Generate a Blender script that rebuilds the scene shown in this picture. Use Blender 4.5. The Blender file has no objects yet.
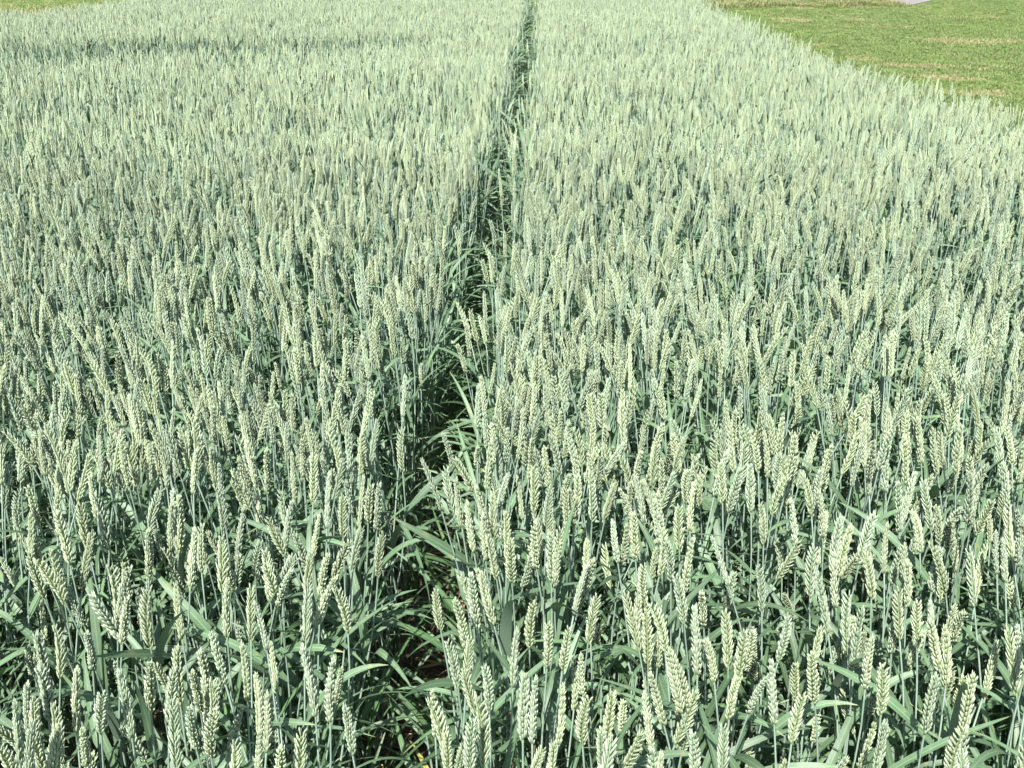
import bpy, math, random
import numpy as np
from mathutils import Vector, Matrix, Euler

# ------------------------------------------------------------------ camera, sky, sun, exposure
scene = bpy.context.scene
COL = scene.collection
FPX, TILT, EYE = 1000.0, math.radians(24.4), 1.58
cam_d = bpy.data.cameras.new('camera')
cam_d.sensor_width = 36.0
cam_d.lens = 36.0 * FPX / 1024.0
cam_d.clip_start, cam_d.clip_end = 0.02, 2000.0
cam = bpy.data.objects.new('camera', cam_d)
COL.objects.link(cam)
cam.location = (0, 0, EYE)
cam.rotation_euler = (math.pi / 2 - TILT, 0, 0)
scene.camera = cam

SUN_EL = math.radians(53)
SUN_AZ = math.atan2(-0.32, -0.95)          # measured from +Y towards +X: behind the camera, to its left
world = bpy.data.worlds.new('World')
scene.world = world
world.use_nodes = True
wn = world.node_tree
sky = wn.nodes.new('ShaderNodeTexSky')
sky.sky_type = 'NISHITA'
sky.sun_disc = False
sky.sun_elevation = SUN_EL
sky.sun_rotation = SUN_AZ
bg = wn.nodes['Background']
bg.inputs['Strength'].default_value = 0.088
wn.links.new(sky.outputs[0], bg.inputs[0])

sun_d = bpy.data.lights.new('sun', 'SUN')
sun_d.energy = 4.4
sun_d.angle = math.radians(0.5)
sun_d.color = (1.0, 0.972, 0.93)
sun = bpy.data.objects.new('sun', sun_d)
COL.objects.link(sun)
sdir = Vector((math.sin(SUN_AZ) * math.cos(SUN_EL), math.cos(SUN_AZ) * math.cos(SUN_EL), math.sin(SUN_EL)))
sun.rotation_euler = sdir.to_track_quat('Z', 'Y').to_euler()
sun.location = sdir * 30

vs = scene.view_settings
vs.view_transform = 'Standard'
vs.look = 'None'
vs.gamma = 1.0
vs.use_curve_mapping = False
vs.exposure = 1.40
scene.cycles.max_bounces = 4
scene.cycles.diffuse_bounces = 3
scene.cycles.glossy_bounces = 2
scene.cycles.transmission_bounces = 2
scene.cycles.transparent_max_bounces = 4

R = random.Random(11)
NR = np.random.default_rng(5)

# ------------------------------------------------------------------ helpers: pixels <-> places
CT, ST = math.cos(TILT), math.sin(TILT)

def ray(px, py):
    u, v = (px - 512) / FPX, (py - 384) / FPX
    return Vector((u, CT - v * ST, -ST - v * CT))

def at_height(px, py, z):
    r = ray(px, py)
    return Vector((0, 0, EYE)) + r * ((z - EYE) / r.z)

def project(p):
    q = Vector(p) - Vector((0, 0, EYE))
    depth = q.y * CT - q.z * ST
    if depth < 0.05:
        return None
    return 512 + FPX * q.x / depth, 384 - FPX * (q.y * ST + q.z * CT) / depth, depth

GAP = sorted((p.y, p.x) for p in (at_height(x, y, 0.76) for x, y in
             ((533, 2), (527, 40), (521, 80), (513, 110), (504, 140), (488, 190), (475, 240), (461, 300), (434, 400), (408, 500), (375, 620), (345, 720))))
GY = [g[0] for g in GAP]; GX = [g[1] for g in GAP]

def gap_x(y):                                   # centre of the missing drill row
    return float(np.interp(y, GY, GX)) + max(0, y - GY[-1]) * 0.035

EDGE = sorted((p.y, p.x) for p in (at_height(x, y, 0.78) for x, y in ((1024, 112), (912, 84), (827, 57), (772, 33), (712, 7))))
EY = [e[0] for e in EDGE]; EX = [e[1] for e in EDGE]

def edge_x(y):                                  # border between the crop and the lawn
    if y < EY[0]: return EX[0] - (EY[0] - y) * 0.03
    if y > EY[-1]: return EX[-1] + (y - EY[-1]) * 0.0
    return float(np.interp(y, EY, EX))

# ------------------------------------------------------------------ materials
def nodes(m):
    m.use_nodes = True
    nt = m.node_tree
    return nt, nt.nodes['Principled BSDF'], nt.nodes['Material Output']

def mixrgb(nt, fac, a, b, blend='MIX'):
    n = nt.nodes.new('ShaderNodeMix'); n.data_type = 'RGBA'; n.blend_type = blend
    for sock, val in ((n.inputs[0], fac), (n.inputs[6], a), (n.inputs[7], b)):
        if isinstance(val, bpy.types.NodeSocket): nt.links.new(val, sock)
        elif isinstance(val, (int, float)): sock.default_value = val
        else: sock.default_value = (*val, 1)
    return n.outputs[2]

def noise(nt, scale, detail=3, coord='Object', stretch=None):
    tc = nt.nodes.new('ShaderNodeTexCoord')
    src = tc.outputs[coord]
    if stretch:
        mp = nt.nodes.new('ShaderNodeMapping'); mp.inputs['Scale'].default_value = stretch
        nt.links.new(src, mp.inputs[0]); src = mp.outputs[0]
    n = nt.nodes.new('ShaderNodeTexNoise')
    n.inputs['Scale'].default_value = scale; n.inputs['Detail'].default_value = detail
    nt.links.new(src, n.inputs['Vector'])
    return n.outputs['Fac']

def ramp(nt, fac, lo, hi):
    r = nt.nodes.new('ShaderNodeMapRange'); r.clamp = True
    r.inputs['From Min'].default_value = lo; r.inputs['From Max'].default_value = hi
    nt.links.new(fac, r.inputs['Value'])
    return r.outputs['Result']

def bump(nt, p, fac, strength, dist):
    b = nt.nodes.new('ShaderNodeBump')
    b.inputs['Strength'].default_value = strength; b.inputs['Distance'].default_value = dist
    nt.links.new(fac, b.inputs['Height']); nt.links.new(b.outputs[0], p.inputs['Normal'])

def vary(nt, colour, amount=0.25):
    oi = nt.nodes.new('ShaderNodeObjectInfo')
    hs = nt.nodes.new('ShaderNodeHueSaturation')
    r = nt.nodes.new('ShaderNodeMapRange')
    r.inputs['To Min'].default_value = 1 - amount; r.inputs['To Max'].default_value = 1 + amount
    nt.links.new(oi.outputs['Random'], r.inputs['Value'])
    nt.links.new(r.outputs['Result'], hs.inputs['Value'])
    nt.links.new(colour, hs.inputs['Color'])
    return hs.outputs['Color']

def plant_mat(name, a, b, scale, rough=0.5, trans=0.15, tcol=None, amount=0.2, back=None, stretch=None, tip=None, spec=0.5, dry_tip=False):
    m = bpy.data.materials.new(name)
    nt, p, out = nodes(m)
    c = mixrgb(nt, ramp(nt, noise(nt, scale, 3, 'Object', stretch), 0.35, 0.65), a, b)
    if tip:                                    # florets are paler towards their points
        at = nt.nodes.new('ShaderNodeAttribute'); at.attribute_name = 'along'
        c = mixrgb(nt, at.outputs['Fac'], c, tip)
    if dry_tip:
        ac = nt.nodes.new('ShaderNodeAttribute'); ac.attribute_name = 'across'
        vein = nt.nodes.new('ShaderNodeMath'); vein.operation = 'SINE'
        sc = nt.nodes.new('ShaderNodeMath'); sc.operation = 'MULTIPLY'; sc.inputs[1].default_value = 26.0
        nt.links.new(ac.outputs['Fac'], sc.inputs[0]); nt.links.new(sc.outputs[0], vein.inputs[0])
        c = mixrgb(nt, ramp(nt, vein.outputs[0], -1.2, 3.5), c, tuple(1.45 * k for k in b))
        rib = ramp(nt, ac.outputs['Fac'], 0.16, 0.04)
        c = mixrgb(nt, rib, c, tuple(1.7 * k for k in b))
        c = mixrgb(nt, ramp(nt, noise(nt, 60, 2), 0.66, 0.72), c, (0.17, 0.20, 0.08))
        at = nt.nodes.new('ShaderNodeAttribute'); at.attribute_name = 'along'
        oi = nt.nodes.new('ShaderNodeObjectInfo')
        mu = nt.nodes.new('ShaderNodeMath'); mu.operation = 'MULTIPLY'
        nt.links.new(ramp(nt, at.outputs['Fac'], 0.90, 1.0), mu.inputs[0]); nt.links.new(ramp(nt, oi.outputs['Random'], 0.6, 0.9), mu.inputs[1])
        c = mixrgb(nt, mu.outputs[0], c, (0.24, 0.23, 0.10))
    if back:
        g = nt.nodes.new('ShaderNodeNewGeometry')
        c = mixrgb(nt, g.outputs['Backfacing'], c, back)
    c = vary(nt, c, amount)
    nt.links.new(c, p.inputs['Base Color'])
    p.inputs['Roughness'].default_value = rough
    p.inputs['Specular IOR Level'].default_value = spec
    if trans:
        t = nt.nodes.new('ShaderNodeBsdfTranslucent')
        t.inputs[0].default_value = (*(tcol or a), 1)
        mx = nt.nodes.new('ShaderNodeMixShader'); mx.inputs[0].default_value = trans
        nt.links.new(p.outputs[0], mx.inputs[1]); nt.links.new(t.outputs[0], mx.inputs[2])
        nt.links.new(mx.outputs[0], out.inputs['Surface'])
    return m

EAR = [plant_mat('ear_pale_green', (0.242, 0.322, 0.148), (0.312, 0.382, 0.212), 210, 0.5, 0.15, (0.3, 0.42, 0.14), 0.16, tip=(0.45, 0.50, 0.345)),
       plant_mat('ear_grey_green', (0.213, 0.300, 0.163), (0.28, 0.36, 0.225), 210, 0.5, 0.15, (0.25, 0.38, 0.15), 0.16, tip=(0.418, 0.48, 0.35)),
       plant_mat('ear_yellow_green', (0.255, 0.33, 0.15), (0.325, 0.39, 0.205), 210, 0.5, 0.15, (0.32, 0.42, 0.12), 0.14, tip=(0.465, 0.515, 0.34))]
M_STEM = plant_mat('stem_glaucous', (0.195, 0.28, 0.20), (0.27, 0.35, 0.275), 40, 0.45, 0, None, 0.15)
M_LEAF = plant_mat('leaf_blue_green', (0.068, 0.122, 0.060), (0.095, 0.154, 0.081), 22, 0.54, 0.18, (0.10, 0.20, 0.05), 0.28,
                   back=(0.148, 0.208, 0.145), stretch=(6, 6, 1), dry_tip=True)
M_LEAF_G = plant_mat('leaf_fresh_green', (0.060, 0.122, 0.048), (0.085, 0.158, 0.066), 22, 0.52, 0.22, (0.09, 0.21, 0.035), 0.3,
                     back=(0.11, 0.17, 0.10), stretch=(6, 6, 1), dry_tip=True)
M_YELLOW = plant_mat('leaf_withered', (0.36, 0.33, 0.09), (0.20, 0.28, 0.07), 14, 0.6, 0.2, (0.4, 0.3, 0.05), 0.2)
M_STRAW = plant_mat('straw_dry', (0.42, 0.33, 0.19), (0.30, 0.20, 0.10), 14, 0.7, 0.1, (0.4, 0.3, 0.15), 0.25)
M_GRASS = plant_mat('grass_blade', (0.125, 0.197, 0.046), (0.185, 0.252, 0.075), 8, 0.5, 0.25, (0.12, 0.2, 0.03), 0.3)
M_GRASS_D = plant_mat('grass_dry', (0.40, 0.33, 0.18), (0.30, 0.28, 0.12), 8, 0.6, 0.2, (0.25, 0.22, 0.08), 0.25)

def soil_mat():
    m = bpy.data.materials.new('soil')
    nt, p, out = nodes(m)
    n1 = noise(nt, 9, 6); n2 = noise(nt, 70, 4)
    c = mixrgb(nt, ramp(nt, n1, 0.35, 0.7), (0.075, 0.052, 0.030), (0.15, 0.112, 0.070))
    c = mixrgb(nt, ramp(nt, n2, 0.5, 0.75), c, (0.20, 0.155, 0.10))
    nt.links.new(c, p.inputs['Base Color']); p.inputs['Roughness'].default_value = 0.95
    bump(nt, p, n2, 0.9, 0.02)
    return m

def lawn_mat():
    m = bpy.data.materials.new('lawn')
    nt, p, out = nodes(m)
    big = noise(nt, 0.55, 4); mid = noise(nt, 2.6, 5); fine = noise(nt, 45, 4); dry = noise(nt, 1.1, 5, stretch=(0.8, 1.6, 1))
    c = mixrgb(nt, ramp(nt, big, 0.35, 0.65), (0.085, 0.155, 0.032), (0.135, 0.205, 0.052))
    c = mixrgb(nt, ramp(nt, mid, 0.45, 0.75), c, (0.185, 0.225, 0.075))
    c = mixrgb(nt, ramp(nt, dry, 0.60, 0.72), c, (0.33, 0.27, 0.14))
    c = mixrgb(nt, ramp(nt, fine, 0.3, 0.7), c, (0.65, 0.7, 0.5), 'MULTIPLY')
    nt.links.new(c, p.inputs['Base Color']); p.inputs['Roughness'].default_value = 0.95; p.inputs['Specular IOR Level'].default_value = 0.1
    bump(nt, p, fine, 0.8, 0.03)
    return m

def path_mat():
    m = bpy.data.materials.new('path_grit')
    nt, p, out = nodes(m)
    c = mixrgb(nt, noise(nt, 3, 6), (0.17, 0.15, 0.135), (0.22, 0.195, 0.18))
    nt.links.new(c, p.inputs['Base Color']); p.inputs['Roughness'].default_value = 0.9
    bump(nt, p, noise(nt, 80, 3), 0.6, 0.01)
    return m

# ------------------------------------------------------------------ mesh collecting
class MB:
    def __init__(self): self.v, self.f, self.m, self.a, self.c = [], [], [], [], []
    def add(self, v, f, mat=0, a=None, M=None, leaf=False):
        o = len(self.v)
        if M is not None: v = [M @ Vector(p) for p in v]
        self.v += [tuple(p) for p in v]
        self.f += [tuple(i + o for i in q) for q in f]
        self.m += [mat] * len(f)
        if a is None: a = [(i // 3) / (len(v) // 3 - 1) for i in range(len(v))] if leaf else [0.0] * len(v)
        self.a += list(a)
        self.c += [abs(i % 3 - 1) for i in range(len(v))] if leaf else [1.0] * len(v)
    def mesh(self, name, mats):
        me = bpy.data.meshes.new(name)
        me.from_pydata(self.v, [], self.f)
        for mt in mats: me.materials.append(mt)
        me.polygons.foreach_set('material_index', self.m)
        me.polygons.foreach_set('use_smooth', [True] * len(self.f))
        at = me.attributes.new('along', 'FLOAT', 'POINT')
        at.data.foreach_set('value', self.a)
        at = me.attributes.new('across', 'FLOAT', 'POINT')
        at.data.foreach_set('value', [float(x) for x in self.c])
        me.update()
        return me

def tube(pts, rad, n=6):
    v, f = [], []
    for i, p in enumerate(pts):
        p = Vector(p)
        t = (Vector(pts[min(i + 1, len(pts) - 1)]) - Vector(pts[max(i - 1, 0)])).normalized()
        x = t.orthogonal().normalized() if abs(t.z) < 0.2 else Vector((0, 1, 0)).cross(t).normalized()
        y = t.cross(x)
        for k in range(n):
            a = 2 * math.pi * k / n
            v.append(p + (x * math.cos(a) + y * math.sin(a)) * rad[i])
    for i in range(len(pts) - 1):
        for k in range(n):
            f.append((i * n + k, i * n + (k + 1) % n, (i + 1) * n + (k + 1) % n, (i + 1) * n + k))
    return v, f

def floret(L, W, T, n=6, rings=((0.0, 0.35), (0.22, 0.86), (0.48, 1.0), (0.76, 0.62))):
    """pointed seed husk standing on the origin along +z, keel towards +x"""
    v, f, a = [], [], []
    for s, w in rings:
        for k in range(n):
            q = 2 * math.pi * k / n
            c = math.cos(q) * (1.35 if k == 0 else 1.0)              # keel
            v.append((c * T * 0.5 * w + 0.16 * L * s * s, math.sin(q) * W * 0.5 * w, s * L)); a.append(min(1.0, 1.15 * s * s + (0.25 if k == 0 else 0.0)))
    v.append((0.13 * L, 0, L * 1.10)); a.append(1.0)
    r = len(rings)
    for i in range(r - 1):
        for k in range(n):
            f.append((i * n + k, i * n + (k + 1) % n, (i + 1) * n + (k + 1) % n, (i + 1) * n + k))
    for k in range(n): f.append(((r - 1) * n + k, (r - 1) * n + (k + 1) % n, r * n))
    return v, f, a

def spikelet_into(mb, M, s=1.0, detail=2, mat=0, rnd=R):
    if detail == 0:
        v, f, a = floret(0.0130 * s, 0.0056 * s, 0.0044 * s, 5, ((0, 0.4), (0.35, 1.0), (0.72, 0.7)))
        mb.add(v, f, mat, [q * 0.9 for q in a], M); return
    for y0, ang, ln, x0, z0 in ((-0.0017, 0.30, 0.0092, 0.0, 0.0), (0.0017, -0.30, 0.0092, 0.0, 0.0), (-0.0008, 0.11, 0.0118, 0.0009, 0.0014), (0.0008, -0.11, 0.0118, 0.0009, 0.0014), (0, 0, 0.0115, 0.0018, 0.0030)):
        if detail == 1 and y0 == 0: continue
        v, f, a = floret(ln * s * rnd.uniform(0.92, 1.08), 0.0031 * s, 0.0025 * s, 5)
        mb.add(v, f, mat, a, M @ Matrix.Translation((x0 * s, y0 * s, z0 * s)) @ Matrix.Rotation(ang + rnd.uniform(-0.07, 0.07), 4, 'X') @ Matrix.Rotation(rnd.uniform(-0.06, 0.10), 4, 'Y'))

EAR_L = 0.085
def spikelet_places(seed, n=22):
    """matrices of the alternating spikelets up an ear of unit length EAR_L, with the ear's slight bend"""
    q = random.Random(seed)
    bend = q.uniform(-0.013, 0.013); bend2 = q.uniform(-0.008, 0.008)
    out = []
    for i in range(n):
        t = i / (n - 1)
        z = t * (EAR_L - 0.012)
        side = 1 if i % 2 else -1
        size = 0.70 + 0.36 * math.sin(math.pi * (0.22 + 0.76 * t ** 0.9)) + q.uniform(-0.09, 0.09)
        if i == n - 1: size *= 0.85
        M = Matrix.Translation((bend * t * t, bend2 * t * t, z))
        if i < n - 1:
            M = M @ Matrix.Rotation(0 if side > 0 else math.pi, 4, 'Z') @ Matrix.Translation((0.0012, 0, 0)) @ Matrix.Rotation(0.15 + q.uniform(-0.08, 0.09), 4, 'Y')
        out.append((M @ Matrix.Rotation(q.uniform(-0.35, 0.35), 4, 'Z'), size))
    pts = [(bend * t * t, bend2 * t * t, t * (EAR_L - 0.010) - 0.002) for t in (0, 0.25, 0.5, 0.75, 1)]
    return out, pts

def ear_into(mb, seed, M=Matrix.Identity(4), detail=2, mat=0, n=None):
    pl, pts = spikelet_places(seed, n or (22 if detail == 2 else 20 if detail == 1 else 15))
    v, f = tube(pts, [0.0016, 0.0017, 0.0015, 0.0012, 0.0008], 4)
    mb.add(v, f, mat, None, M)
    q = random.Random(seed + 99)
    for m, s in pl: spikelet_into(mb, M @ m, s * (1.0 if detail else 1.12), detail, mat, q)

def leaf_vf(L, W, a0, a1, power=1.3, twist=0.5, side=0.0, fold=0.25, rows=13, kink=None):
    """blade leaving the origin, first upward, arching over towards +x"""
    v, f = [], []
    p = Vector((0, 0, 0))
    ds = L / (rows - 1)
    for i in range(rows):
        s = i / (rows - 1)
        th = a0 + (a1 - a0) * s ** power
        if kink and s > kink[0]: th += kink[1]
        ph = side * s * s
        t = Vector((math.sin(th) * math.cos(ph), math.sin(th) * math.sin(ph), math.cos(th)))
        b = Vector((-math.sin(ph), math.cos(ph), 0))
        nrm = t.cross(b)
        tw = twist * s
        bb = b * math.cos(tw) + nrm * math.sin(tw)
        nn = t.cross(bb)
        w = W * 0.5 * min(1.0, 0.45 + 6 * s) * max(0.02, 1 - s ** 2.6) ** 0.85
        up = fold * w
        v += [p - bb * w + nn * up, p.copy(), p + bb * w + nn * up]
        p = p + t * ds
    for i in range(rows - 1):
        for k in (0, 1):
            f.append((i * 3 + k, (i + 1) * 3 + k, (i + 1) * 3 + k + 1, i * 3 + k + 1))
    return v, f

def rand_leaf(q, kind):
    if kind == 'flag':
        return leaf_vf(q.uniform(0.12, 0.23), q.uniform(0.0095, 0.0168), q.uniform(0.15, 0.9), q.uniform(0.9, 2.1), q.uniform(0.8, 1.6),
                       q.uniform(-1.3, 1.3), q.uniform(-0.5, 0.5), q.uniform(0.05, 0.3), kink=(q.uniform(0.3, 0.7), q.uniform(0.4, 0.9)) if q.random() < 0.25 else None)
    if kind == 'mid':
        return leaf_vf(q.uniform(0.17, 0.27), q.uniform(0.008, 0.0135), q.uniform(0.3, 0.7), q.uniform(1.5, 2.5), q.uniform(0.9, 1.6),
                       q.uniform(-1.5, 1.5), q.uniform(-0.6, 0.6), q.uniform(0.05, 0.3), kink=(q.uniform(0.3, 0.7), q.uniform(0.4, 0.9)) if q.random() < 0.25 else None)
    return leaf_vf(q.uniform(0.18, 0.32), q.uniform(0.0085, 0.0135), q.uniform(0.12, 0.75), q.uniform(0.8, 2.1), q.uniform(0.9, 2.0),
                   q.uniform(-1.6, 1.6), q.uniform(-0.6, 0.6), q.uniform(0.1, 0.35))

def stem_pts(base, top, tdir, n=9):
    """gentle curve from the ground to the ear's foot, arriving along tdir"""
    base, top = Vector(base), Vector(top)
    h = (top - base).length
    c1 = base + Vector((0, 0, h * 0.45)); c2 = top - tdir * h * 0.30
    out = []
    for i in range(n):
        t = i / (n - 1); u = 1 - t
        out.append(base * u ** 3 + c1 * (3 * u * u * t) + c2 * (3 * u * t * t) + top * t ** 3)
    return out

def stem_into(mb, pts, mat=0):
    n = len(pts)
    rad = []
    for i in range(n):
        t = i / (n - 1)
        rad.append(0.0019 if t < 0.55 else 0.0017 if t < 0.72 else 0.00125)
    v, f = tube(pts, rad, 6)
    mb.add(v, f, mat)

def link(name, data, parent=None, loc=None, mat4=None):
    o = bpy.data.objects.new(name, data)
    COL.objects.link(o)
    if parent: o.parent = parent
    if mat4 is not None: o.matrix_basis = mat4
    elif loc is not None: o.location = loc
    return o

def tag(o, label=None, cat=None, group=None, kind=None):
    for k, v in (('label', label), ('category', cat), ('group', group), ('kind', kind)):
        if v: o[k] = v
    return o

# ------------------------------------------------------------------ the setting: ground, soil, lawn, path
def sheet(name, xs, ys, z, mat, label, cat, amp=0.0):
    v, f = [], []
    for y in ys:
        for x in xs: v.append((x, y, z + (NR.uniform(-amp, amp) if amp else 0)))
    w = len(xs)
    for j in range(len(ys) - 1):
        for i in range(w - 1): f.append((j * w + i, j * w + i + 1, (j + 1) * w + i + 1, (j + 1) * w + i))
    mb = MB(); mb.add(v, f)
    o = link(name, mb.mesh(name, [mat]))
    return tag(o, label, cat, None, 'structure')

sheet('ground', np.linspace(-900, 900, 25), np.linspace(-900, 900, 25), 0.0, lawn_mat(), 'mown green lawn with dry tan patches around the wheat plot', 'lawn')

# bare soil of the plot, following the crop's border; fine and lumpy near the gap
ys = list(np.arange(0.15, 4.0, 0.05)) + list(np.arange(4.0, 18.0, 0.4))
v, f = [], []
xsn = 70
for y in ys:
    x0, x1 = -(0.75 * y + 2.2), edge_x(y) + 0.06
    for i in range(xsn):
        s = i / (xsn - 1)
        x = x0 + (x1 - x0) * s
        v.append((x, y, 0.018 + (NR.uniform(-0.008, 0.012) if 0 < i < xsn - 1 else -0.016)))
for j in range(len(ys) - 1):
    for i in range(xsn - 1): f.append((j * xsn + i, j * xsn + i + 1, (j + 1) * xsn + i + 1, (j + 1) * xsn + i))
mb = MB(); mb.add(v, f)
tag(link('soil', mb.mesh('soil', [soil_mat()])), 'crumbly brown soil under the wheat, bare along the narrow gap', 'soil', None, 'structure')

pa, pb = at_height(905, 6, 0.012), at_height(942, -1, 0.012)
dv = (pb - pa).normalized(); nv = Vector((-dv.y, dv.x, 0))
if nv.y < 0: nv = -nv
v, f = [], []
for i in range(13):
    s = 0.15 + i * 2.5
    w = 0.08 * math.sin(i * 1.7)
    a = pa + dv * s + nv * w; b = pa + dv * s + nv * (2.4 - w)
    v += [(a.x, a.y, 0.010), (b.x, b.y, 0.010)]
for i in range(12): f.append((2 * i, 2 * i + 2, 2 * i + 3, 2 * i + 1))
mb = MB(); mb.add(v, f)
tag(link('path', mb.mesh('path', [path_mat()])), 'pale grey grit path beyond the far end of the lawn', 'path', None, 'structure')

# ------------------------------------------------------------------ foreground stalks
# ears that show largest in the photograph: tip and foot of each, measured, then set out on the crop's own height
T = [((0, 576), [(228, -104, 240, 190), (100, -104, 160, 110), (335, 65, 465, 230), (165, 210, 185, 350), (190, 335, 190, 525), (255, 180, 265, 370), (362, 195, 362, 370),
      (290, 345, 295, 570), (490, 365, 510, 685), (590, 335, 585, 430), (395, 435, 390, 640), (90, 410, 105, 500), (140, 460, 150, 620), (60, 480, 75, 640),
      (235, 490, 240, 640), (210, 570, 235, 768), (130, 610, 150, 740), (330, 595, 330, 768), (25, 640, 50, 760), (550, 25, 600, 290), (484, -56, 476, 190),
      (510, 60, 510, 180), (690, 260, 715, 400), (690, 340, 690, 480), (680, 490, 710, 768), (770, 360, 795, 600), (820, 280, 840, 520), (735, 510, 780, 640),
      (815, 540, 835, 768), (875, 400, 860, 520), (890, 0, 910, 260), (985, 260, 995, 520), (965, 640, 945, 790), (690, 0, 720, 180), (1005, 30, 1000, 250)]),
     ((256, 576), [(10, 80, 55, 290), (50, -60, 75, 110), (125, -40, 85, 110), (300, -20, 240, 200), (210, 20, 205, 190), (350, 30, 355, 200), (205, 255, 240, 570), (280, 320, 285, 430),
      (345, 350, 320, 550), (365, 490, 380, 730), (20, 370, 30, 560), (65, 450, 55, 640), (20, 610, 20, 800), (105, 665, 105, 820), (170, 610, 175, 800), (705, 50, 740, 220),
      (810, 80, 825, 260), (845, -20, 880, 150), (885, -30, 940, 180), (780, 240, 790, 330), (855, 220, 850, 310), (820, 350, 850, 460), (735, 480, 750, 600), (765, 600, 775, 720),
      (930, 340, 940, 440), (925, 480, 910, 768), (850, 560, 850, 650)]),
     ((512, 576), [(65, 80, 70, 320), (155, 170, 125, 370), (15, 190, 10, 450), (225, 200, 215, 370), (260, 310, 285, 480), (45, 385, 50, 640), (85, 400, 90, 650), (265, 470, 270, 710),
      (340, 50, 305, 270), (290, -60, 255, 120), (460, 60, 505, 250), (545, 140, 545, 370), (590, 90, 600, 220), (525, 440, 540, 600), (545, 380, 590, 540), (605, 290, 665, 530),
      (660, 290, 690, 470), (740, 110, 730, 440), (790, 220, 800, 370), (415, 460, 380, 640), (405, 630, 365, 790), (350, 590, 360, 740), (665, -20, 685, 200), (860, 120, 870, 300),
      (925, 200, 910, 370), (995, 200, 935, 400), (1005, 390, 960, 570), (860, 570, 845, 740), (740, 620, 735, 790), (550, 680, 560, 850), (590, 680, 600, 850), (110, 650, 90, 810),
      (165, 640, 160, 800), (890, 370, 885, 440)]),
     ((768, 576), [(200, -30, 215, 220), (290, 40, 315, 250), (100, 150, 50, 330), (355, 100, 350, 400), (405, 220, 400, 430), (505, 35, 520, 240), (595, 75, 590, 200), (650, 90, 655, 260),
      (640, 160, 690, 350), (735, 200, 715, 340), (470, 340, 460, 480), (170, 320, 185, 440), (125, 440, 110, 540), (485, 560, 440, 760), (815, 390, 785, 540), (665, 390, 650, 460),
      (735, 590, 735, 690), (960, 190, 965, 330), (1010, 200, 990, 330), (10, 330, 15, 430)]),
     ((0, 400), [(20, 230, 25, 350), (45, 350, 60, 500), (90, 150, 75, 330), (140, 440, 125, 600), (235, 160, 245, 390), (230, 430, 290, 640), (295, 150, 300, 350), (310, 400, 350, 560),
      (390, 350, 460, 680), (365, 520, 340, 720), (395, 180, 440, 350), (495, 160, 480, 340), (515, 160, 540, 300), (600, 170, 605, 290), (620, 330, 605, 520), (600, 500, 590, 720),
      (650, 160, 670, 340), (740, 370, 745, 650), (715, 90, 715, 330), (785, 490, 810, 680), (775, 180, 790, 360), (890, 330, 890, 510), (930, 260, 970, 380), (985, 130, 1000, 380),
      (970, 420, 960, 590), (890, 540, 890, 768), (670, 400, 675, 560), (485, 660, 480, 768), (535, 30, 535, 180), (580, 80, 575, 260), (845, 20, 845, 140)]),
     ((256, 400), [(45, 180, 60, 440), (180, 160, 185, 320), (140, 200, 150, 330), (240, 210, 230, 400), (285, 80, 280, 240), (290, 270, 295, 500), (345, 380, 345, 500), (395, 200, 375, 370),
      (435, 130, 425, 250), (495, 330, 480, 480), (450, 320, 440, 460), (240, 450, 235, 570), (370, 550, 300, 740), (200, 580, 215, 768), (130, 600, 100, 768), (45, 590, 55, 768),
      (410, 480, 400, 600), (495, 520, 490, 630), (560, 100, 575, 230), (745, 260, 775, 450), (785, 300, 830, 500), (805, 210, 855, 340), (925, 340, 955, 550), (890, 450, 905, 620),
      (930, 520, 960, 700), (850, 680, 870, 800), (885, 650, 920, 800), (130, 390, 120, 540), (270, 600, 265, 740)]),
     ((512, 400), [(205, 350, 235, 530), (240, 330, 240, 500), (275, 290, 255, 480), (335, 280, 330, 500), (440, 340, 470, 470), (480, 430, 485, 560), (530, 290, 580, 520), (500, 280, 510, 420),
      (395, 470, 415, 640), (290, 550, 295, 700), (335, 620, 290, 790), (635, 500, 590, 680), (610, 230, 605, 420), (680, 260, 690, 400), (710, 320, 705, 520), (710, 550, 690, 768),
      (745, 210, 770, 480), (800, 540, 850, 720), (910, 270, 880, 440), (950, 250, 945, 430), (1005, 400, 1005, 520), (1000, 650, 1000, 800), (180, 550, 185, 720), (100, 440, 105, 620),
      (145, 340, 140, 500), (90, 260, 90, 420), (240, 90, 215, 230), (340, 80, 320, 240), (875, 30, 890, 150), (665, 400, 670, 600), (500, 640, 520, 800), (150, 520, 160, 640)]),
     ((768, 400), [(160, 280, 175, 450), (220, 350, 215, 560), (105, 380, 100, 500), (30, 200, 30, 330), (65, 210, 65, 350), (325, 480, 280, 680), (245, 600, 265, 760), (415, 590, 410, 768),
      (460, 480, 460, 600), (460, 170, 465, 320), (395, 190, 395, 370), (375, 60, 375, 200), (530, 320, 530, 470), (600, 420, 605, 600), (620, 310, 645, 480), (545, 560, 545, 740),
      (690, 400, 690, 540), (670, 110, 700, 260), (760, 20, 770, 260), (730, 80, 715, 220), (835, 80, 850, 220), (840, 330, 825, 450), (920, 100, 920, 300), (955, 60, 970, 160),
      (680, 560, 700, 680), (600, 60, 600, 220), (530, 50, 560, 170), (900, 510, 910, 680), (940, 540, 945, 700), (1005, 450, 1005, 560)])]

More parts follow.
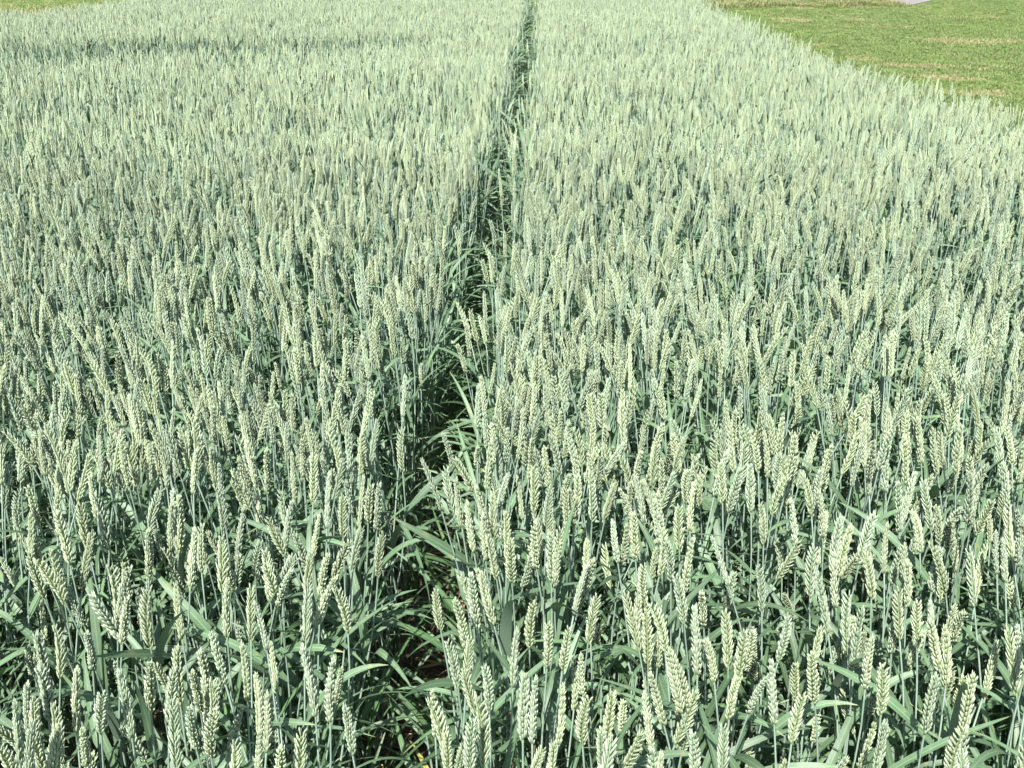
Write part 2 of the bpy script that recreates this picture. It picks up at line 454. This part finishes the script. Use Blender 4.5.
def solve_ear(tx, ty, bx, by):
    """tip and foot of an ear in the place: ears are 7-10 cm long and stand on one canopy height"""
    best = None
    for k in range(24):
        zt = 0.71 + 0.008 * k + 0.004 * math.sin(tx * 3.1 + ty)
        tip = at_height(tx, ty, zt)
        rb = ray(bx, by)
        pl = ray(tx, ty); n = Vector((pl.x, pl.y, 0)).normalized()       # foot in the upright plane that faces the viewer
        foot = Vector((0, 0, EYE)) + rb * (n.dot(tip) / n.dot(rb))
        L = (tip - foot).length
        c = abs(L - 0.088) * 1.0 + abs(zt - 0.81) * 0.25
        if best is None or c < best[0]: best = (c, tip, foot, L)
    return best[1:]

ears = []
for (ox, oy), lst in T:
    for a, b, c, d in lst:
        tip, foot, L = solve_ear(ox + a / 4, oy + b / 4, ox + c / 4, oy + d / 4)
        Lc = min(0.108, max(0.086 + 0.012 * math.sin(a * 1.7 + d), L))
        foot = tip + (foot - tip).normalized() * Lc
        ears.append((tip, foot))
# fill up to 300 with the next ones behind, scattered between
tries = 0
while len(ears) < 300 and tries < 5000:
    tries += 1
    px, py = R.uniform(0, 1024), R.uniform(425, 560)
    tip = at_height(px, py, R.uniform(0.75, 0.84))
    if abs(tip.x - gap_x(tip.y)) < 0.08: continue
    if min((tip - e[0]).length for e in ears) < 0.02: continue
    d = Vector((R.gauss(0, 0.14), R.gauss(0, 0.12), 1)).normalized()
    ears.append((tip, tip - d * R.uniform(0.078, 0.098)))
ears = ears[:300]
NSP = 100
order = sorted(range(300), key=lambda i: ears[i][0].length_squared * 0 + (ears[i][0] - Vector((0, 0, EYE))).length)

EAR_MESH = {}
for c in range(3):
    for k in range(10):
        mb = MB(); ear_into(mb, 40 + k, detail=2)
        EAR_MESH[c, k] = mb.mesh('ear', [EAR[c]])
SPK = {}
RACH = {}
for c in range(3):
    for k in range(4):
        mb = MB(); spikelet_into(mb, Matrix.Identity(4), 1.0, 2, 0, random.Random(k)); SPK[c, k] = mb.mesh('spikelet', [EAR[c]])
    for k in range(10):
        _, pts = spikelet_places(40 + k, 22)
        mb = MB(); v, f = tube(pts, [0.0016, 0.0017, 0.0015, 0.0012, 0.0008], 5); mb.add(v, f); RACH[c, k] = mb.mesh('ear', [EAR[c]])
LEAF = {}
for kind in ('flag', 'mid', 'low'):
    for k in range(12):
        q = random.Random(1000 + k * 7 + len(kind) * 131)
        mb = MB(); v, f = rand_leaf(q, kind); mb.add(v, f, leaf=True)
        LEAF[kind, k] = mb.mesh('leaf', [M_LEAF if kind != 'low' else M_LEAF_G])
LEAF_Y = []
for k in range(4):
    mb = MB(); v, f = rand_leaf(random.Random(77 + k), 'low'); mb.add(v, f); LEAF_Y.append(mb.mesh('leaf', [M_YELLOW]))

def aim(loc, zdir, spin, scale=1.0, wide=None):
    q = zdir.to_track_quat('Z', 'Y')
    return Matrix.Translation(loc) @ q.to_matrix().to_4x4() @ Matrix.Rotation(spin, 4, 'Z') @ Matrix.Diagonal((wide or scale, wide or scale, scale, 1))

for rank, i in enumerate(order):
    tip, foot = ears[i]
    q = random.Random(500 + i)
    d = (tip - foot).normalized()
    L = (tip - foot).length
    d = (d + Vector((q.gauss(0, 0.03), q.gauss(0, 0.10), 0))).normalized()
    foot = tip - d * L
    lean = Vector((d.x, d.y, 0)) / max(0.4, d.z)
    base = Vector((foot.x, foot.y, 0)) - lean * foot.z * 0.28 + Vector((q.gauss(0, 0.02), q.gauss(0, 0.02), 0))
    g = gap_x(base.y)
    if -0.11 < base.x - g < 0.085: base.x = g + (0.09 if foot.x > g - 0.01 else -0.115) + q.gauss(0, 0.012)
    base.z = 0.012
    col = 2 if q.random() < 0.08 else (1 if q.random() < 0.35 else 0)
    yellow_leaf = False
    root = link('wheat_stalk', None, None, base)
    root.empty_display_size = 0.02
    pts = [p - base for p in stem_pts(base, foot, d, 11)]
    mb = MB(); stem_into(mb, pts)
    link('stem', mb.mesh('stem', [M_STEM]), root)
    em = aim(foot - base, d, q.uniform(0, 6.28), L / EAR_L, (0.4 * L / EAR_L + 0.6) * q.uniform(0.78, 1.02))
    k = q.randrange(10)
    if rank < NSP:
        eo = link('ear', RACH[col, k], root, mat4=em)
        for j, (m, s) in enumerate(spikelet_places(40 + k, 22)[0]):
            link('spikelet', SPK[col, (j + i) % 4], eo, mat4=m @ Matrix.Scale(s, 4))
    else:
        link('ear', EAR_MESH[col, k], root, mat4=em)
    az0 = q.uniform(0, 6.28)
    nl = 0
    for j, (t, kind) in enumerate(((q.uniform(0.70, 0.88), 'flag'), (q.uniform(0.56, 0.72), 'mid'), (q.uniform(0.3, 0.5), 'low'))):
        if kind == 'flag' and q.random() < 0.10: continue
        u = t * (len(pts) - 1); a = int(u); p = pts[a].lerp(pts[a + 1], u - a)
        az = az0 + j * math.pi + q.uniform(-0.5, 0.5)
        me = LEAF[kind, q.randrange(12)]
        if yellow_leaf and j == 0: me = LEAF_Y[q.randrange(4)]
        lo = link('leaf', me, root, mat4=Matrix.Translation(p) @ Matrix.Rotation(az, 4, 'Z') @ Matrix.Scale(q.uniform(0.85, 1.1), 4))
        if yellow_leaf and j == 0: lo['label'] = 'withered yellow leaf'
        nl += 1
    dx = foot.x - gap_x(foot.y)
    nz = [e[0].z for e in sorted(ears, key=lambda e: (e[0].xy - tip.xy).length_squared)[1:7]]
    size = 'long' if L > 0.094 else 'short' if L < 0.083 else 'medium'
    tone = ('pale green', 'grey-green', 'yellow-green')[col]
    m = math.hypot(d.x, d.y)
    side = 'towards the lawn' if d.x > 0 else 'away from lawn'
    ln = f'bent {side}' if abs(d.x) > 0.36 else f'tilted {side}' if abs(d.x) > 0.14 else 'held upright'
    hgt = 'above its neighbours' if tip.z > max(nz) - 0.005 else 'below its neighbours' if tip.z < min(nz) + 0.005 else 'level with neighbours'
    nb = sorted(range(300), key=lambda e: (ears[e][0] - tip).length_squared)[1:3]
    nd = [(ears[e][0] - ears[e][1]).normalized() for e in nb]
    nl_ = [(ears[e][0] - ears[e][1]).length for e in nb]
    if abs(nd[0].x) > 0.3: hgt = 'beside a bent ear'
    elif nl_[0] > 0.098: hgt = 'beside a long ear'
    elif (ears[nb[1]][0] - tip).length < 0.028: hgt = 'in a tight cluster'
    elif (ears[nb[0]][0] - tip).length > 0.055: hgt = 'standing apart'
    where = 'at the gap' if abs(dx) < 0.13 else 'lawn side of gap' if dx > 0 else 'across gap from lawn'
    lab = f'{size} {tone} wheat ear {ln}, {hgt}, {where}'
    if yellow_leaf: lab = f'{tone} wheat stalk with yellow leaf, {ln}, {where}'
    if len(lab.replace('-', ' ').split()) > 16: lab = lab.replace(' wheat ear', ' ear').replace('level with', 'among')
    if len(lab.replace('-', ' ').split()) > 16: lab = lab.replace('across gap from lawn', 'across the gap').replace('towards the lawn', 'towards lawn')
    tag(root, lab, 'wheat', 'wheat stalks along the near edge of the field')

# ------------------------------------------------------------------ leafy shoots without ears and withered leaves in the gap
def shoot(base, q, h, toward, n, withered=False):
    root = link('leafy_shoot', None, None, base); root.empty_display_size = 0.02
    top = Vector((toward * q.uniform(0.0, 0.05), q.gauss(0, 0.02), h))
    pts = stem_pts(Vector((0, 0, 0)), top, (top + Vector((0, 0, h))).normalized(), 6)
    mb = MB(); v, f = tube(pts, [0.0026, 0.0026, 0.0024, 0.0022, 0.0018, 0.0012], 6); mb.add(v, f)
    link('stem', mb.mesh('stem', [M_LEAF_G]), root)
    for j in range(n):
        u = (0.35 + 0.6 * (j + q.random() * 0.6) / n) * (len(pts) - 1.001); a = int(u); p = pts[a].lerp(pts[a + 1], u - a)
        az = (0 if toward > 0 else math.pi) + q.gauss(0, 1.1)
        me = LEAF_Y[q.randrange(4)] if withered and j == 0 else LEAF['low' if q.random() < 0.75 else 'mid', q.randrange(12)]
        lo = link('leaf', me, root, mat4=Matrix.Translation(p) @ Matrix.Rotation(az, 4, 'Z') @ Matrix.Scale(q.uniform(0.8, 1.15), 4))
        if withered and j == 0: lo['label'] = 'withered yellow leaf'
    return root

NSHOOT = 72
for k in range(NSHOOT):
    q = random.Random(900 + k)
    y = 0.95 + 2.7 * (k / NSHOOT) ** 1.15
    s = -1 if k % 2 else 1
    x = gap_x(y) + (q.uniform(0.07, 0.11) if s > 0 else -q.uniform(0.08, 0.15) if y < 2.7 else -q.uniform(0.07, 0.12))
    h = q.uniform(0.14, 0.42) * (0.75 if 1.3 < y < 2.1 else 1)
    w = q.random() < 0.3
    o = shoot(Vector((x, y, 0.012)), q, h, -s, q.choice((3, 4, 4, 5)), w)
    tall = 'tall' if h > 0.33 else 'low'
    side = 'the lawn side' if s > 0 else 'the other side'
    tag(o, f'{tall} earless green shoot{" with a yellow leaf" if w else ""} arching into the gap from {side}', 'wheat shoot', 'leafy shoots along the gap')

for k in range(26):
    q = random.Random(1500 + k)
    y = 1.3 + 1.6 * k / 26
    x = gap_x(y) + q.uniform(-0.17, 0.03)
    mb = MB()
    v, f = leaf_vf(q.uniform(0.07, 0.15), q.uniform(0.007, 0.012), q.uniform(1.25, 1.5), q.uniform(1.3, 1.75), 1, q.uniform(-2.5, 2.5), q.uniform(-0.8, 0.8), 0.4, 9)
    mb.add(v, f)
    o = link('fallen_leaf', mb.mesh('fallen_leaf', [M_YELLOW if k % 3 else M_STRAW]), None,
             mat4=Matrix.Translation((x, y, 0.03)) @ Matrix.Rotation(q.uniform(0, 6.28), 4, 'Z'))
    tag(o, 'withered yellow leaf lying on the soil of the gap' if k % 3 else 'dry brown leaf lying on the soil of the gap', 'leaf', 'fallen leaves in the gap')

# ------------------------------------------------------------------ masses: crop beyond, grass
def source(cname, meshes):
    c = bpy.data.collections.new(cname)
    for i, me in enumerate(meshes):
        o = bpy.data.objects.new(f'{cname}_{i:03d}', me)
        c.objects.link(o)
    return c

def scatter(name, pts, rots, scls, idx, coll, label, cat):
    me = bpy.data.meshes.new(name)
    me.vertices.add(len(pts))
    me.vertices.foreach_set('co', np.asarray(pts, np.float32).ravel())
    a = me.attributes.new('rot', 'FLOAT_VECTOR', 'POINT'); a.data.foreach_set('vector', np.asarray(rots, np.float32).ravel())
    a = me.attributes.new('scl', 'FLOAT_VECTOR', 'POINT'); a.data.foreach_set('vector', np.asarray(scls, np.float32).ravel())
    a = me.attributes.new('idx', 'INT', 'POINT'); a.data.foreach_set('value', np.asarray(idx, np.int32))
    me.update()
    o = link(name, me)
    ng = bpy.data.node_groups.new(name, 'GeometryNodeTree')
    ng.interface.new_socket('Geometry', in_out='INPUT', socket_type='NodeSocketGeometry')
    ng.interface.new_socket('Geometry', in_out='OUTPUT', socket_type='NodeSocketGeometry')
    N = ng.nodes
    gi, go = N.new('NodeGroupInput'), N.new('NodeGroupOutput')
    ci = N.new('GeometryNodeCollectionInfo'); ci.inputs['Collection'].default_value = coll
    ci.inputs['Separate Children'].default_value = True; ci.inputs['Reset Children'].default_value = True
    ip = N.new('GeometryNodeInstanceOnPoints'); ip.inputs['Pick Instance'].default_value = True
    def attr(n, t):
        x = N.new('GeometryNodeInputNamedAttribute'); x.data_type = t; x.inputs['Name'].default_value = n; return x.outputs['Attribute']
    e = N.new('FunctionNodeEulerToRotation')
    Lk = ng.links.new
    Lk(gi.outputs[0], ip.inputs['Points']); Lk(ci.outputs[0], ip.inputs['Instance'])
    Lk(attr('idx', 'INT'), ip.inputs['Instance Index'])
    Lk(attr('rot', 'FLOAT_VECTOR'), e.inputs[0]); Lk(e.outputs[0], ip.inputs['Rotation'])
    Lk(attr('scl', 'FLOAT_VECTOR'), ip.inputs['Scale'])
    Lk(ip.outputs[0], go.inputs[0])
    md = o.modifiers.new('scatter', 'NODES'); md.node_group = ng
    return tag(o, label, cat, None, 'stuff')

heads = []
def whole_plant(seed, col, detail):
    q = random.Random(seed)
    h = 0.735
    d = Vector((q.gauss(0, 0.13), q.gauss(0, 0.13), 1)).normalized()
    heads.append(math.atan2(d.y, d.x))
    foot = Vector((d.x, d.y, 0)) * 0.25 + Vector((q.gauss(0, 0.015), q.gauss(0, 0.015), h))
    pts = stem_pts(Vector((0, 0, 0)), foot, d, 8 if detail else 5)
    mb = MB()
    if detail: stem_into(mb, pts, 1)
    else:
        v, f = tube(pts, [0.002, 0.0019, 0.0017, 0.0015, 0.0013], 4); mb.add(v, f, 1)
    ear_into(mb, seed * 3 + 1, aim(foot, d, q.uniform(0, 6.28), q.uniform(0.9, 1.2) if detail else q.uniform(0.85, 1.1), q.uniform(0.78, 0.98)), detail, 0)
    az0 = q.uniform(0, 6.28)
    for j, (t, kind) in enumerate(((q.uniform(0.68, 0.82), 'flag'), (q.uniform(0.52, 0.66), 'mid'), (q.uniform(0.3, 0.5), 'low'))):
        if j == 2 and not detail: continue
        if j == 0 and q.random() < 0.15: continue
        u = t * (len(pts) - 1); a = int(u); p = pts[a].lerp(pts[a + 1], u - a)
        v, f = rand_leaf(q, kind)
        mb.add(v, f, 2 if j < 2 else 3, None, Matrix.Translation(p) @ Matrix.Rotation(az0 + j * math.pi + q.uniform(-0.5, 0.5), 4, 'Z'), True)
    return mb.mesh('crop', [EAR[col], M_STEM, M_LEAF, M_LEAF_G])

def leafy(seed):
    q = random.Random(seed)
    h = q.uniform(0.38, 0.62)
    top = Vector((q.gauss(0, 0.03), q.gauss(0, 0.03), h))
    pts = stem_pts(Vector((0, 0, 0)), top, Vector((0, 0, 1)), 5)
    mb = MB(); v, f = tube(pts, [0.0024, 0.0024, 0.0022, 0.002, 0.0014], 5); mb.add(v, f, 0)
    for j in range(4):
        u = (0.3 + 0.65 * (j + q.random() * 0.6) / 4) * 3.99; a = int(u); p = pts[a].lerp(pts[a + 1], u - a)
        v, f = rand_leaf(q, 'low' if j < 2 else 'mid')
        mb.add(v, f, 1 if j < 2 else 2, None, Matrix.Translation(p) @ Matrix.Rotation(q.uniform(0, 6.28), 4, 'Z'), True)
    return mb.mesh('crop', [M_STEM, M_LEAF_G, M_LEAF])

NH, NL, NF = 18, 14, 10
meshes = [whole_plant(2000 + k, 2 if k == 8 else (1 if k % 3 == 1 else 0), 1) for k in range(NH)]
meshes += [whole_plant(3000 + k, 2 if k == 8 else (1 if k % 3 == 1 else 0), 0) for k in range(NL)]
meshes += [leafy(4000 + k) for k in range(NF)]
heads += [0.0] * NF
crop = source('crop', meshes)

# low-frequency swell of the crop's height
wv = [(NR.uniform(0, 6.28), NR.uniform(0.5, 2.6), NR.uniform(0, 6.28)) for _ in range(9)]
def swell(x, y): return sum(math.sin(k * (x * math.cos(a) + y * math.sin(a)) + p) for a, k, p in wv) / 9

def far_limit(x, y):                                   # stepped far end of the plot
    return y < (11.2 if x < -5.0 else 16.0)

# faint cross break in the crop (thin, short plants), running off to the side away from the lawn
c0, c1 = at_height(0, 60, 0.78), at_height(430, 47, 0.78)
def cross(x, y):
    yc = c0.y + (c1.y - c0.y) * (x - c0.x) / (c1.x - c0.x)
    if x > c1.x + 0.5: return 0.0
    s = min(1.0, max(0.0, (c1.x + 0.5 - x) / 2.0))
    return s * max(0.0, 1 - abs((y - yc - 0.5) / 0.62) ** 3)

P, RO, SC, IX = [], [], [], []
ROW = 0.12
y = 0.30
hero_tips = [(e[0].x, e[0].y) for e in ears]
for r in range(-90, 45):
    if r == 0: continue
    off = r * ROW
    yy = 0.3 + R.random() * 0.02
    while yy < 16.0:
        yy += R.expovariate(1.0 / (0.0150 if yy < 3.5 else 0.0125))
        x = gap_x(yy) + off + R.gauss(0, 0.022)
        yv = yy
        if x < -(0.52 * yv + 1.1): continue
        ex = edge_x(yv) + R.gauss(0, 0.05) - 0.03
        if x > ex or not far_limit(x, yv): continue
        gx = x - gap_x(yv)
        if (-0.105 < gx < 0.08 and yv < 2.2) or abs(gx) < (0.075 if yv < 3.2 else 0.058 if yv < 5.2 else 0.066): continue
        cr = cross(x, yv)
        if R.random() < cr * 0.88: continue
        hs = 0.985 + 0.06 * swell(x, yv) + 0.05 * swell(x * 2.6 + 5, yv * 2.6) + min(0.06, R.gauss(0, 0.035))
        if R.random() < 0.12: hs *= R.uniform(0.82, 0.94)
        hs *= 1 - 0.34 * cr
        pr = project((x, yv, 0.82 * hs))
        near = pr is not None and -25 < pr[0] < 1049 and pr[1] > 462
        far = yv > 3.8
        lean = R.gauss(0, 0.05)
        rz = R.uniform(0, 6.28)
        if near:
            if R.random() < 0.40: continue
            idx = NH + NL + R.randrange(NF)
            if R.random() < 0.42: idx = R.randrange(NH); hs = R.uniform(0.74, 0.95)
        else:
            idx = NH + R.randrange(NL) if far else R.randrange(NH)
            if not far and R.random() < 0.16: idx = NH + NL + R.randrange(NF)
        tx, ty = R.gauss(0, 0.05), R.gauss(0, 0.05)
        lx, ly = 0.11 * swell(x * 1.7 + 3, yv * 1.7), 0.11 * swell(x * 1.7, yv * 1.7 + 9)
        if abs(x - gap_x(yv)) < (0.16 if yv < 5 else 0.20):                          # rows beside the gap keep their heads out of it
            tx *= 0.5
            away = 1 if x > gap_x(yv) else -1
            o = heads[idx]
            rz = (0 if away > 0 else math.pi) - o + R.gauss(0, 1.2 if yv < 5.2 else 0.8)
        gk = min(1.0, abs(gx) / 0.35)
        E3 = (Euler((lx * gk, ly * gk, 0)).to_matrix() @ Euler((tx, ty, rz)).to_matrix()).to_euler()
        P.append((x, yv, 0.012)); RO.append(tuple(E3))
        w = R.uniform(0.92, 1.1)
        SC.append((w, w, hs)); IX.append(idx)
# leafy growth along the gap farther on
for k in range(260):
    yy = 3.0 + 9 * (k / 260) ** 1.3
    s = R.choice((-1, 1))
    P.append((gap_x(yy) + s * R.uniform(0.02, 0.12), yy, 0.012)); RO.append((0, 0, R.uniform(0, 6.28))); w = R.uniform(0.5, 1.0)
    SC.append((w, w, w)); IX.append(NH + NL + R.randrange(NF))
scatter('wheat_crop', P, RO, SC, IX, crop, 'dense mass of pale green wheat filling the field beyond the first stalks', 'wheat')
print('crop', len(P), 'ears', len(ears))

def tuft(seed, n, rad, h0, h1, mats, wid):
    q = random.Random(seed); mb = MB()
    for _ in range(n):
        a = q.uniform(0, 6.28); r = rad * math.sqrt(q.random())
        v, f = leaf_vf(q.uniform(h0, h1), wid * q.uniform(0.7, 1.3), q.uniform(0.05, 0.7), q.uniform(0.6, 1.9), 1.2, q.uniform(-1, 1), q.uniform(-0.5, 0.5), 0.3, 5)
        mb.add(v, f, 0 if q.random() < mats else 1, None, Matrix.Translation((r * math.cos(a), r * math.sin(a), 0)) @ Matrix.Rotation(q.uniform(0, 6.28), 4, 'Z'))
    return mb.mesh('grass', [M_GRASS, M_GRASS_D])

gt = source('grass', [tuft(k, 55, 0.10, 0.02, 0.055, (0.95, 0.88, 0.75, 0.97)[k % 4], 0.004) for k in range(8)] + [tuft(60 + k, 40, 0.10, 0.02, 0.05, 0.12, 0.004) for k in range(3)])
P, RO, SC, IX = [], [], [], []
def grass_at(x, y, s, sz, idx):
    P.append((x, y, 0.0)); RO.append((0, 0, R.uniform(0, 6.28))); SC.append((s, s, sz)); IX.append(idx)
dry = [(at_height(px, py, 0), rx, ry) for px, py, rx, ry in ((985, 93, 0.40, 0.40), (945, 78, 0.45, 0.35), (905, 66, 0.45, 0.25), (860, 60, 0.25, 0.3), (975, 42, 0.8, 0.5), (790, 20, 0.5, 0.6))]
for _ in range(30000):
    y = 3.0 + 25 * R.random() ** 0.9
    ex = edge_x(y) + 0.12
    x = ex + (0.62 * y + 2.0 - ex) * R.random() if y > 3 else ex + 2 * R.random()
    if x < ex: continue
    sw = swell(x * 1.3 + 7, y * 1.3)
    if sw < -0.35 and R.random() < 0.5: continue                # thin, dry places
    qp = Vector((x, y, 0)) - pa
    if qp.dot(dv) > -0.1 and -0.12 < qp.dot(nv) < 2.5: continue    # keep off the path
    k = R.randrange(8)
    if swell(x * 2.1 + 2, y * 2.1 + 4) > 0.2 and R.random() < 0.35: k = 8 + R.randrange(3)
    for c, rx, ry in dry:
        if ((x - c.x) / rx) ** 2 + ((y - c.y) / ry) ** 2 < R.uniform(0.4, 1.3): k = 8 + R.randrange(3) if R.random() < 0.85 else k
    grass_at(x, y, R.uniform(0.8, 1.4), R.uniform(0.6, 1.0) * (1 + 0.5 * sw), k)
for _ in range(9000):                                            # beyond the plot's far corner
    # grass there
    x, y = R.uniform(-17, -5.0), 11.3 + 20 * R.random() ** 1.3
    grass_at(x, y, R.uniform(0.8, 1.4), R.uniform(0.5, 1.1), R.randrange(11))
scatter('lawn_grass', P, RO, SC, IX, gt, 'short mown green grass of the lawn beside the wheat', 'grass')

rg = source('rough', [tuft(100 + k, 60, 0.16, 0.05, 0.20, (0.35, 0.65, 0.25, 0.8)[k % 4], 0.007) for k in range(8)])
P, RO, SC, IX = [], [], [], []
s0, s1 = at_height(700, 9, 0.0), at_height(903, 6.5, 0.0)
for _ in range(1500):
    t = R.uniform(-0.25, 1.0); dd = R.uniform(0, 2.0) + 1.1 * swell(t * 9, 3)
    p = s0.lerp(s1, t)
    grass_at(p.x, p.y + dd, R.uniform(0.8, 1.4), R.uniform(0.25, 1.0) * (1 + 0.8 * swell(t * 14, 1)), R.randrange(8))
e0 = Vector((-12, 11.5, 0)); e1 = Vector((-5.2, 11.5, 0))
for _ in range(1600):
    p = e0.lerp(e1, R.random())
    grass_at(p.x, p.y + R.uniform(0, 12), 1.2, R.uniform(0.4, 1.0), R.randrange(8))
scatter('rough_grass', P, RO, SC, IX, rg, 'taller rough green and straw-coloured grass in front of the path', 'grass')

# straw and crumbs lying on the soil of the gap
mb = MB()
for _ in range(700):
    y = 1.0 + 3.2 * R.random() ** 1.4
    x = gap_x(y) + R.gauss(-0.06, 0.09)
    if R.random() < 0.5:
        v, f = leaf_vf(R.uniform(0.02, 0.07), R.uniform(0.003, 0.007), 1.4, 1.7, 1, R.uniform(-2, 2), R.uniform(-1, 1), 0.3, 4)
        mb.add(v, f, R.choice((0, 0, 1)), None, Matrix.Translation((x, y, 0.03)) @ Matrix.Rotation(R.uniform(0, 6.28), 4, 'Z'))
    else:
        s = R.uniform(0.004, 0.014)
        c = [Vector((R.uniform(0.6, 1) * a, R.uniform(0.6, 1) * b, R.uniform(0.6, 1) * d)) * s for a in (-1, 1) for b in (-1, 1) for d in (-0.7, 0.7)]
        mb.add(c, [(0, 1, 3, 2), (4, 6, 7, 5), (0, 4, 5, 1), (2, 3, 7, 6), (0, 2, 6, 4), (1, 5, 7, 3)], 2, None, Matrix.Translation((x, y, 0.026)))
tag(link('soil_litter', mb.mesh('soil_litter', [M_STRAW, M_YELLOW, bpy.data.materials['soil']])), 'scattered straw bits and soil crumbs along the gap', 'litter', None, 'stuff')
